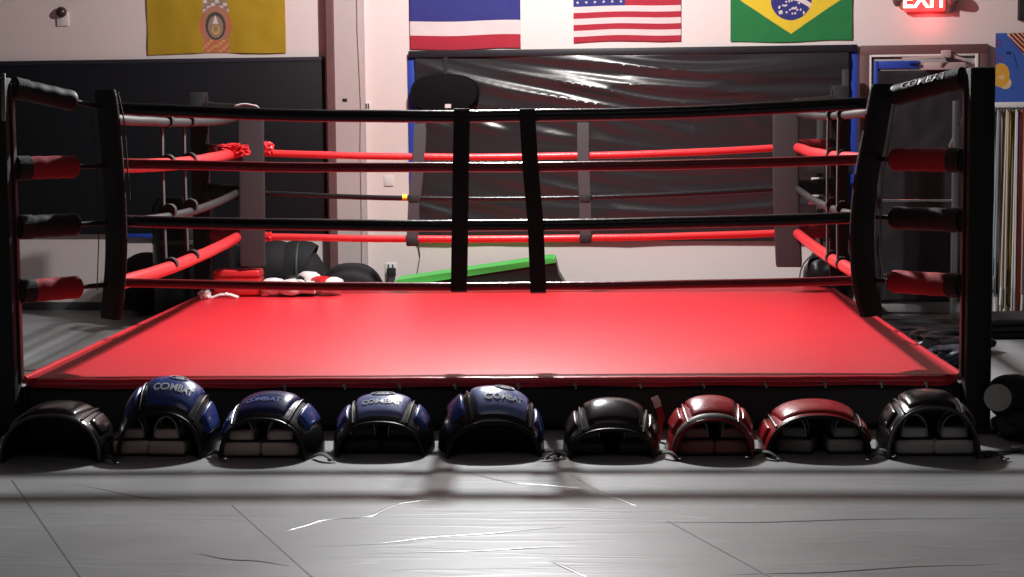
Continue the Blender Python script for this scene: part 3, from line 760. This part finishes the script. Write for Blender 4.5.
def thai_pad(label, x, y, m, dark=BLKM, loops=1, yaw=0, group=None, sc=1.0, depth=.26, yo=0):
    p = onZ(x, y); r = thing('forearm_pad', label, 'striking pad', (p.x, p.y+yo+depth/2, 0), Rz(yaw), group); M = WM[r.name]
    MR = Rz(yaw)
    b = MB(); b.box(M @ Vector((0, 0, .040*sc)), (.188*sc, depth, .072*sc), .022*sc, MR, seg=4); b.build('pad_body', m, r)
    b = MB(); b.box(M @ Vector((0, 0, .006)), (.186*sc, depth*1.01, .012), .005, MR); b.build('base_trim', dark, r)
    b = MB(); b.box(M @ Vector((0, 0, .079*sc)), (.165*sc, depth*.9, .010), .003, MR); b.build('backing', dark, r)
    b = MB(); b.box(M @ Vector((0, .0, .108*sc)), (.118*sc, depth*.86, .052*sc), .014*sc, MR, seg=3, fn=lambda v: (v.x*(1-.8*max(0, v.z)/sc), v.y, v.z)); b.build('forearm_cushion', m, r)
    for i, yy in enumerate((-.38, -.05)):
        b = MB(); b.ribbon([M @ Vector((.060*sc*math.cos(PI*k/16), depth*yy, .088*sc+.105*sc*math.sin(PI*k/16)**.8)) for k in range(17)], .022, .005, MR @ Vector((0, 1, 0)))
        b.build('strap', mat('grey_strap_web', (.40, .38, .38), .6) if loops else BLKM, r)
    b = MB(); b.tube([M @ Vector((-.045*sc, depth*.3, .125*sc)), M @ Vector((-.04*sc, depth*.3, .15*sc)), M @ Vector((.04*sc, depth*.3, .15*sc)), M @ Vector((.045*sc, depth*.3, .125*sc))], .010, 10); b.build('handle', DKV, r)
    return r

px_m = 206.0
def bp(label, x0, x1, ytop, ybase, dep=.34, **k):
    cx = (x0+x1)/2; p = onZ(cx, ybase); sc = F_PX/(p.y+dep/2)
    w = (x1-x0)/sc*.985; h = (ybase-ytop)/sc-.03 if 'hh' not in k else k.pop('hh')
    return belly_pad(label, cx, ybase, w, h, dep, **k)
BRIM = mat('grey_edge_piping', (.10, .10, .11), .2)
WPR = mat('silver_print', (.55, .57, .62), .4)
bp('plain black belly pad standing as an arch leftmost beneath the ring', -4, 104, 404, 463, outer=BGLOSS, panel=BGLOSS, side=BGLOSS, rim=BRIM, straps=1, a0=(60, 150), face=.93, fx=.96)
bp('tall blue and black belly pad tipped up against its black neighbour on the left', 108, 211, 380, 459, outer=BLK, panel=BLUE, side=BLUE, rim=BLK, roll=math.radians(2.5), face=.63, fx=.84, txt=(1.05, 'COMBAT', True, WPR), zoff=.006, a0=(52, 112), straps=1)
bp('blue and black belly pad with blue side panel over two beige forearm pads', 213, 318, 394, 460, outer=BLK, panel=mat('navy_leather', (.02, .03, .12), .22, bump=.15, bscale=25), side=BLUE, rim=BLK, roll=math.radians(1), yaw=math.radians(-5), txt=(.8, 'COMBAT', False, BLUEL), straps=1, face=.70, a0=(64, 128))
bp('blue and white topped belly pad covering two all black forearm pads', 327, 432, 396, 457, outer=BLK, panel=BLUEL, side=BLUE, rim=BLK, txt=(.85, 'COMBAT', True, WPR), straps=0, face=.64, a0=(62, 118))
bp('black belly pad with blue lettered panel under the middle of the ring edge', 435, 545, 389, 458, outer=BGLOSS, panel=BLUEL, side=BLUE, rim=BLK, yaw=math.radians(6), txt=(.9, 'COMBAT', True, WPR), straps=1, face=.58, a0=(48, 108))
bp('plain black belly pad between the blue lettered one and a red one', 562, 662, 401, 459, outer=BLK, panel=BGLOSS, side=BLK, rim=BLK, straps=2, a0=(52, 122), face=.58)
bp('small red belly pad with a grey rim band over two maroon forearm pads', 668, 759, 399, 459, outer=RPAD, panel=RPAD, side=RPAD, rim=RPAD, lining=RLIN, front_band=mat('grey_band', (.07, .06, .055), .5), straps=1, face=.74)
bp('wide dark red belly pad over two grey forearm pads', 763, 875, 403, 457, outer=RPAD, panel=RPAD, side=RPAD, rim=BLK, lining=DKV, straps=2, face=.86, fx=.93, a0=(45, 135))
bp('glossy black belly pad over two pale grey forearm pads by the right ring post', 884, 984, 392, 459, outer=BGLOSS, panel=BGLOSS, side=BGLOSS, rim=BRIM, straps=2, face=.84, fx=.92, dep=.32)
PADS = [(129, 457, TAN, 'beige forearm pad under the tipped blue belly pad, the left one', .98, .05), (166, 457.5, TAN, 'beige forearm pad under the tipped blue belly pad, the right one', .98, -.05),
        (240, 459, TAN, 'beige forearm pad under the second blue belly pad, the left one', .98, .0), (279, 459, TAN, 'beige forearm pad under the second blue belly pad, the right one', .98, 0),
        (362, 455, DKV, 'all black forearm pad under the blue and white topped pad, the left one', .98, .0), (400, 455, DKV, 'all black forearm pad under the blue and white topped pad, the right one', .98, 0),
        (588, 456, mat('slate_vinyl', (.05, .05, .055), .4), 'slate black forearm pad under the plain black belly pad, the left one', .9, .0), (636, 456, MATS['slate_vinyl'], 'slate black forearm pad under the plain black belly pad, the right one', .9, 0),
        (696, 457, MARV, 'maroon forearm pad under the small red belly pad, the left one', .98, .0), (735, 457, MARV, 'maroon forearm pad under the small red belly pad, the right one', .98, 0),
        (802, 455, mat('dim_grey_vinyl', (.30, .25, .25), .5), 'dim grey forearm pad turned askew under the wide red belly pad', .92, -.3), (846, 455, GREYV, 'grey forearm pad with strap loop under the wide red belly pad, the right one', .92, .05),
        (916, 457, mat('pale_grey_vinyl', (.80, .74, .73), .5), 'pale grey forearm pad under the glossy black belly pad, the left one', 1.0, 0), (956, 457, MATS['pale_grey_vinyl'], 'pale grey forearm pad under the glossy black belly pad, the right one', 1.0, 0)]
for x, y, m_, lb, sc, yw in PADS: thai_pad(lb, x, y, m_, sc=sc, yaw=yw, yo=.02)

p = onZ(659, 441)
r = thing('loose_strap', 'short upright red strap with a whitish tip between a black and a red belly pad', 'strap', (p.x, p.y, 0))
b = MB(); b.ribbon([(p.x-.01, p.y-.02, .0), (p.x+.0, p.y, .06), (p.x+.012, p.y+.01, .12), (p.x-.004, p.y+.012, .17)], .032, .012, (1, .3, 0)); b.build('webbing', RPAD, r)
b = MB(); b.ribbon([(p.x-.004, p.y+.012, .168), (p.x-.012, p.y+.008, .20), (p.x-.022, p.y-.01, .218)], .036, .014, (1, .3, 0)); b.build('tip', mat('pinkish_tip', (.55, .35, .33), .4), r)
# roll end and gear at bottom right
c = onY(1001, 397, 9.05)
r = thing('foam_roller', 'black cylinder with a pale grey round end beside the right ring post', 'foam roller', (c.x+.2, c.y+.25, 0))
ax_ = Vector((.72, .60, -.05)).normalized(); Mq = Matrix.Translation(c) @ ax_.to_track_quat('Z', 'Y').to_matrix().to_4x4()
b = MB(); b.lathe([(0, .0), (.085, .0), (.105, .02), (.11, .05), (.11, .75), (.10, .78), (0, .78)], Mq, 32); b.build('roll', CHAR, r)
fc = Matrix.Translation(c-ax_*.004)
b = MB(); b.lathe([(0, -.010), (.055, -.010), (.066, -.004), (.068, .004), (0, .006)], Matrix.Translation(c+Vector((-.02, -.02, 0))) @ Vector((-.45, -1, .1)).to_track_quat('Z', 'Y').to_matrix().to_4x4(), 28); b.build('end_disc', mat('pale_end_disc', (.45, .44, .43), .6), r)
b = MB(); q = onZ(1018, 452); b.blob((q.x+.22, 9.0, .065), (.24, .2, .068), .25, 2.5, sub=4, seed=4, flatten=.062)
b.build('gym_bag', CHAR, label='low black gym bag on the floor beneath the black cylinder', cat='gym bag')
r = thing('loose_strap', 'black strap with a metal buckle lying on the floor at the right edge', 'strap', onZ(1005, 452))
b = MB(); b.ribbon([onZ(985, 458)+Vector((0, 0, .006)), onZ(995, 455)+Vector((0, 0, .015)), onZ(1008, 453)+Vector((0, 0, .012)), onZ(1022, 452)+Vector((0, 0, .008))], .03, .006, (0, 1, 0)); b.build('webbing', BLKM, r)
p = onZ(1016, 451)+Vector((0, 0, .02)); b = MB(); b.box(p, (.05, .03, .012), .004); b.build('buckle', CHROME, r)

# ------------------------------------------------------------------ gear behind the ring
# green topped wedge mat
zf = lambda px, py, Y: onY(px, py, Y)
Yw = 14.45
r = thing('wedge_mat', 'black gymnastics wedge mat with a bright green top sloping to the left', 'wedge mat', (onY(480, 290, Yw).x, Yw, 0))
o1 = onY(403, 283, Yw); o2 = onY(556, 262, Yw); o3 = onY(566, 284, Yw)
pr = [(o1.x-.06, 0), (o1.x-.03, o1.z-.03), (o2.x, o2.z-.005), (o2.x+.02, o2.z-.10), (o3.x+.15, 0)]
b = MB(); b.extr(pr, lambda x, z, d: Vector((x, Yw+d, z)), 0, .42); b.build('mat_body', mat('wedge_black', (.012, .016, .012), .5), r, smooth=False)
pr = [(o1.x-.03, o1.z-.03), (o2.x, o2.z-.005), (o2.x-.01, o2.z+.025), (o2.x-.05, o2.z+.03), (o1.x-.06, o1.z+.02)]
b = MB(); b.extr(pr, lambda x, z, d: Vector((x, Yw+d, z)), -.01, .44); b.build('green_top', GREEN, r, smooth=False, label='bright green top')

# objects at the back left, standing between ring and wall
r = thing('heavy_bag', 'black heavy bag standing on end behind the left ropes of the ring', 'heavy bag', (onY(184, 300, 14.62).x, 14.62, 0))
c = onY(186, 300, 14.62); b = MB(); zt_ = onY(184, 196, 14.62).z
b.lathe([(0, 0), (.22, 0), (.25, .04), (.255, zt_*.5), (.25, zt_-.08), (.20, zt_-.01), (.0, zt_)], Matrix.Translation((c.x, 14.62, 0)), 32); b.build('bag_body', BLK, r)
b = MB(); q = onY(184, 241, 14.6); b.lathe([(.256, -.02), (.262, -.015), (.262, .015), (.256, .02)], Matrix.Translation((c.x, 14.62, q.z)), 32); b.build('band', DGREY, r)
r = thing('medicine_ball', 'dark grey ball on the floor left of the standing heavy bag', 'medicine ball', (onY(145, 300, 15.08).x, 15.08, 0))
q = onY(147, 275, 15.08); b = MB(); b.lathe([(.26*math.sin(PI*i/16), .26-.26*math.cos(PI*i/16)) for i in range(17)], Matrix.Translation((q.x, 15.08, .0)), 28); b.build('ball', CHAR, r)
b = MB(); b.lathe([(.261, .25), (.264, .255), (.264, .265), (.261, .27)], Matrix.Translation((q.x, 15.08, .0)), 28); b.build('seam', DGREY, r)
q = onY(228, 300, 14.75)
b = MB(); b.box((q.x, 14.70, .38), (.21, .35, .76), .05, seg=4); b.build('padded_block', BLK, label='upright black padded block behind the back left ring corner', cat='padded block')
# red box on the canvas by the back left post
a_ = onZ(216, 285, H); 
r = thing('red_case', 'red vinyl case standing on the canvas by the back left corner pad', 'case', (onY(239, 284, 13.72).x, 13.72, H))
xa, xb_ = onY(216, 280, 13.72).x, onY(262, 280, 13.72).x; zt_ = onY(239, 269, 13.72).z
b = MB(); b.box(((xa+xb_)/2, 13.72, (H+.01+zt_)/2), (xb_-xa, .22, zt_-H-.01), .018, seg=3); b.build('case_body', RROPE, r)
b = MB(); b.box(((xa+xb_)/2, 13.72, zt_-.045), (xb_-xa+.012, .232, .012), .004); b.build('lid_seam', RPAD, r)
# bag lying + gear pile behind back rope left
r = thing('duffel_bag', 'long black duffel bag lying behind the glove pile at the back rope', 'duffel bag', (onY(290, 280, 14.9).x, 14.9, 0))
q0 = onY(238, 268, 14.9); q1 = onY(322, 270, 14.9)
b = MB(); b.tube([Vector((q0.x+.06+(q1.x-q0.x-.06)*i/20, 14.9, .39+.02*math.sin(i))) for i in range(21)], lambda t: .22*(1-abs(2*t-1)**8*.45), 20); b.build('bag_body', CHAR, r)
b = MB(); b.tube([Vector((q1.x-.18, 14.9+.223*math.cos(2*PI*i/24), .39+.223*math.sin(2*PI*i/24))) for i in range(24)], .012, 8, closed=True); b.build('webbing_band', mat('green_grey_web', (.05, .07, .05), .6), r)
b = MB(); b.box(((q0.x+q1.x)/2+.02, 14.9, .08), (.62, .45, .15), .04, seg=3); b.build('crash_pad', BLKM, label='low black crash pad on the floor underneath the long duffel bag', cat='crash pad')
q = onY(352, 290, 14.42)
r = thing('round_cushion', 'black domed cushion on the floor in front of the pilaster', 'cushion', (q.x, 14.6, 0))
zt_ = onY(345, 263, 14.42).z
b = MB(); b.lathe([(0, 0), (.27, 0)]+[(.30*math.cos(PI/2*i/14)**.7, .03+(zt_-.03)*math.sin(PI/2*i/14)) for i in range(15)], Matrix.Translation((q.x, 14.42, 0)) @ Matrix.Diagonal((1, .8, 1, 1)), 36); b.build('dome', CHAR, r, ang=80)
b = MB(); b.lathe([(.298, .055), (.308, .05), (.308, .035), (.298, .03)], Matrix.Translation((q.x, 14.42, 0)) @ Matrix.Diagonal((1, .8, 1, 1)), 36); b.build('piping', DGREY, r)

# boxing gloves and wraps piled on the canvas
def glove(label, px, py, Y, z, yaw, m, cuffm, s=1.0, pitch=0):
    p = onY(px, py, Y); M0 = Matrix.Translation((p.x, Y, z)); R_ = Rz(yaw) @ Rx(pitch)
    r = thing('boxing_glove', label, 'boxing glove', (p.x, Y, z), R_); M = WM[r.name]
    b = MB(); b.blob(M @ Vector((0, .04*s, .065*s)), (.065*s, .085*s, .06*s), .12, 2, R_, 3, seed=px); b.build('mitt', m, r)
    b = MB(); b.tube([M @ Vector(v)*1 for v in [Vector((.055*s, -.03*s, .05*s)), Vector((.085*s, .01*s, .055*s)), Vector((.075*s, .06*s, .06*s))]], lambda t: .028*s*(1-.3*t), 12); b.build('thumb', m, r)
    b = MB(); b.tube([M @ Vector((0, (-.03-.022*i)*s, .06*s)) for i in range(6)], lambda t: (.045+.006*t)*s, 16, flat=.85); b.build('cuff', cuffm, r)
WG = mat('white_leather', (.70, .66, .64), .4, bump=.2, bscale=30)
gz = H+.006
for args in [('white boxing glove with black cuff at the left of the pile', 279, 284, 13.62, gz, 1.4, WG, BLKM, 1.08), ('black boxing glove with a white cuff second from left in the pile', 292, 282, 13.7, gz, .4, BLK, WG, 1.20),
             ('black boxing glove with white cuff in the middle of the pile', 303, 283, 13.72, gz, -.3, BLK, WG, 1.20), ('white boxing glove lying flat in front of the black ones', 296, 284, 13.58, gz, 1.55, WG, WG, 1.02),
             ('white and red boxing glove standing highest in the pile', 313, 280, 13.72, gz+.03, .8, WG, RROPE, 1.14), ('white boxing glove with white cuff at the right of the pile', 326, 283, 13.66, gz, -1.3, WG, WG, 1.08)]:
    glove(*args)
b = MB()
P = [onY(x, y, 13.52)*1 for x, y in ((205, 287), (212, 284), (220, 287), (230, 285), (238, 288), (233, 290), (225, 289))]
for p in P: p.z = H+.02+.015*math.sin(p.x*30)
b.ribbon(P, .05, .008, (0, 1, .2)); b.build('hand_wrap', WG, label='tangled white hand wrap lying on the canvas in front of the red case', cat='hand wrap')
b = MB(); q = onY(204, 284, 13.45); b.blob((q.x, 13.45, H+.035), (.045, .04, .035), .4, 4, sub=3, seed=2); b.build('wrap_roll', WG, label='small white rolled hand wrap by the left canvas edge', cat='hand wrap')

# back right: round dark gear and chrome stand behind the ropes
q = onY(826, 300, 14.55)
r = thing('gear_bag', 'bulging shiny black gear bag behind the right back ring corner', 'gear bag', (q.x, 14.6, 0))
b = MB(); b.blob((q.x, 14.38, .27), (.20, .14, .29), .18, 2, sub=4, seed=5, flatten=.275); b.build('bag_body', BLK, r)
b = MB(); b.ribbon([Vector((q.x+.24*math.cos(PI*i/12), 14.28+.02*i/12, .34+.22*math.sin(PI*i/12))) for i in range(13)], .04, .006, (0, 1, 0)); b.build('carry_strap', DGREY, r)
r = thing('weight_stand', 'black steel rack post with chrome fittings behind the right back ring corner', 'weight stand', (onY(818, 300, 14.75).x, 14.75, 0))
xx = onY(817, 230, 14.75).x
b = MB(); b.box((xx, 14.60, .85), (.05, .05, 1.7), .006); b.build('upright', DGREY, r)
b = MB(); b.box((xx+.05, 14.60, .02), (.3, .14, .04), .01); b.build('foot', BLKM, r)
b = MB(); b.box((xx+.08, 14.60, 1.18), (.36, .10, .08), .01); b.build('shelf', BLKM, r)
for px, py in ((815, 180), (815, 194)):
    p = onY(px, py, 14.54); b = MB(); b.box(p, (.06, .012, .04), .002); b.build('paper_label', WHITE, r)
b = MB(); p0 = onY(808, 202, 14.53); p1 = onY(842, 210, 14.53); b.tube([p0, onY(816, 205, 14.53), onY(822, 200, 14.53), onY(832, 207, 14.53), p1], .014, 8); b.build('chain', CHROME, r)
b = MB(); b.tube([onY(816, 215, 14.53), onY(818, 245, 14.53), onY(812, 262, 14.53)], .018, 10); b.build('lever', CHROME, r)
# steel pole right of back right post and rail behind right ropes
q = onZ(950, 330); 
r = thing('pull_up_rack', 'black and steel rack with a bright horizontal bar behind the right ropes', 'rack', (onY(915, 320, 13.2).x, 13.2, 0))
Yr = 13.9
for px in (954,):
    p = onY(px, 250, Yr); b = MB(); b.box((p.x, Yr, .85), (.045, .045, 1.7), .005); b.build('upright', STEEL, r)
p = onY(844, 250, 14.6); b = MB(); b.box((p.x, 14.6, .98), (.05, .05, 1.96), .005); b.build('upright', DGREY, r)
p0 = onY(878, 200.5, Yr); p1 = onY(954, 200.5, Yr); b = MB(); b.tube([p0, p1], .009, 10); b.build('crossbar', CHROME, r)
p = onY(879, 250, Yr); b = MB(); b.box((p.x, Yr, .65), (.03, .03, 1.3), .005); b.build('upright', BLKM, r)
p0 = onY(966, 112, Yr); p1 = onY(950, 145, Yr); b = MB(); b.tube([p0, p1, onY(953, 165, Yr)], .012, 8); b.build('brace', STEEL, r)
b = MB(); b.box((onY(916, 300, Yr).x, Yr, .02), (.72, .3, .04), .01); b.build('foot', BLKM, r)

# dark gear heaped on the floor at the right
specs = [('flat black kick shield lying on the floor beyond the right canvas edge', 925, 338, .36, .065, .20, 12.9, 0), ('black gear bag heaped under the rack by the right ring post', 950, 338, .26, .08, .2, 12.3, 3),
         ('small bluish black pad on the floor nearest the right canvas corner', 951, 352, .14, .07, .12, 11.6, 5)]
for lb, px, py, sx, sz, sy, Y, sd in specs:
    p = onY(px, py, Y); b = MB(); b.blob((p.x, Y, sz*.92), (sx, sy, sz), .3, 2.5, sub=4, seed=sd, flatten=sz*.9)
    b.build('gear_bag' if sd == 3 else 'kick_shield' if sd == 0 else 'focus_pad', BLK if sd < 5 else mat('bluish_black', (.02, .03, .05), .4), label=lb, cat='gear bag' if sd == 3 else 'pad')
for i, (py, th_, lb) in enumerate([(352, .055, 'black folded mat at the bottom of the stack under the jump ropes'), (344, .05, 'black folded mat in the middle of the stack under the jump ropes'), (337, .045, 'black folded mat topmost in the stack under the jump ropes')]):
    p = onY(1015, 340, 13.2); z0_ = [0, .055, .105][i]; b = MB(); b.box((p.x+.25-.03*i, 13.3, z0_+th_/2), (1.1, .55, th_-.004), .015, Rz(.05*i), seg=3)
    b.build('folded_mat', BLKM, label=lb, cat='mat', group='black folded mats')
LT = mat('light_floor_tile', (.24, .24, .24), .5)

# ------------------------------------------------------------------ jump rope rack at the right edge
r = thing('rope_rack', 'dark wall rail with hooks carrying jump ropes under the painting', 'rack', WP(*wuv(1012, 112), .03), WROT)
ua, z_ = wuv(988, 111, .05); ub, _ = wuv(1052, 111, .05)
b = MB(); b.box(WP((ua+ub)/2, z_, .018), (ub-ua, .035, .06), .005, WROT); b.build('rail', BLKM, r)
b = MB(); b.box(WP((ua+ub)/2, wuv(1010, 105)[1], .02), (ub-ua+.1, .04, .045), .004, WROT); b.build('ledge', WHITE, r)
cols = [('pale grey', (.45, .47, .47)), ('black', (.02, .02, .02)), ('light blue grey', (.30, .38, .42)), ('dusty white', (.55, .52, .50)), ('brown', (.14, .09, .05)), ('cream', (.60, .55, .45)),
        ('yellow', (.65, .50, .08)), ('dark olive', (.08, .08, .05)), ('white', (.70, .68, .66)), ('purple', (.12, .06, .30)), ('orange', (.60, .16, .04)), ('faded pink', (.50, .30, .28))]
for i, (cn, cc) in enumerate(cols):
    x = 991+i*3.05; u_ = wuv(x, 150, .06)[0]; dd = .05+.03*(i % 3)
    ln = [235, 200, 225, 275, 262, 240, 280, 215, 270, 292, 300, 250][i]
    zb_ = z_+.0-(ln-112+100)/115.0*.82; w_ = .012+.006*(i % 2); zb_ -= .10
    m_ = mat('jump_rope_'+cn.replace(' ', '_'), cc, .5)
    b = MB(); M = WROT; b.tube([WP(u_, z_+.01, .03), WP(u_, z_+.0, dd+.03), WP(u_, z_+.03, dd+.035)], .006, 8); b.build('hook', STEEL, r)
    j = thing('jump_rope', '%s jump rope hanging from the rack under the painting' % cn, 'jump rope', WP(u_, zb_, dd), WROT)
    pp = []
    top = z_+.01; sw = .022*math.sin(i*2.3)
    for k in range(13): t = k/12; pp.append(WP(u_-w_*(.3+.7*t)+sw*t, top+(zb_+.05-top)*t, dd))
    for k in range(1, 8): a = PI*k/8; pp.append(WP(u_-w_*math.cos(a)+sw, zb_+.05-.05*math.sin(a), dd))
    for k in range(12, -1, -1): t = k/12; pp.append(WP(u_+w_*(.3+.7*t)+sw*t, top+(zb_+.05-top)*t, dd))
    b = MB(); b.tube(pp, .0075, 6); b.build('cord', m_, j)
    for sg in (-1, 1):
        b = MB(); hz = top-(top-zb_)*(.86+.05*sg); b.tube([WP(u_+sg*.012+sw, hz, dd+.014), WP(u_+sg*.018+sw, hz-.14, dd+.016)], lambda t: .010+.004*math.sin(t*PI), 10)
        b.build('handle', [m_, BLKM, WHITE][i % 3], j)
b = MB(); wbox(b, 1019, -30, 1040, 20, 0, .10, .01); b.build('wall_speaker', BLKM, label='black box mounted at the upper right corner of the wall', cat='speaker')
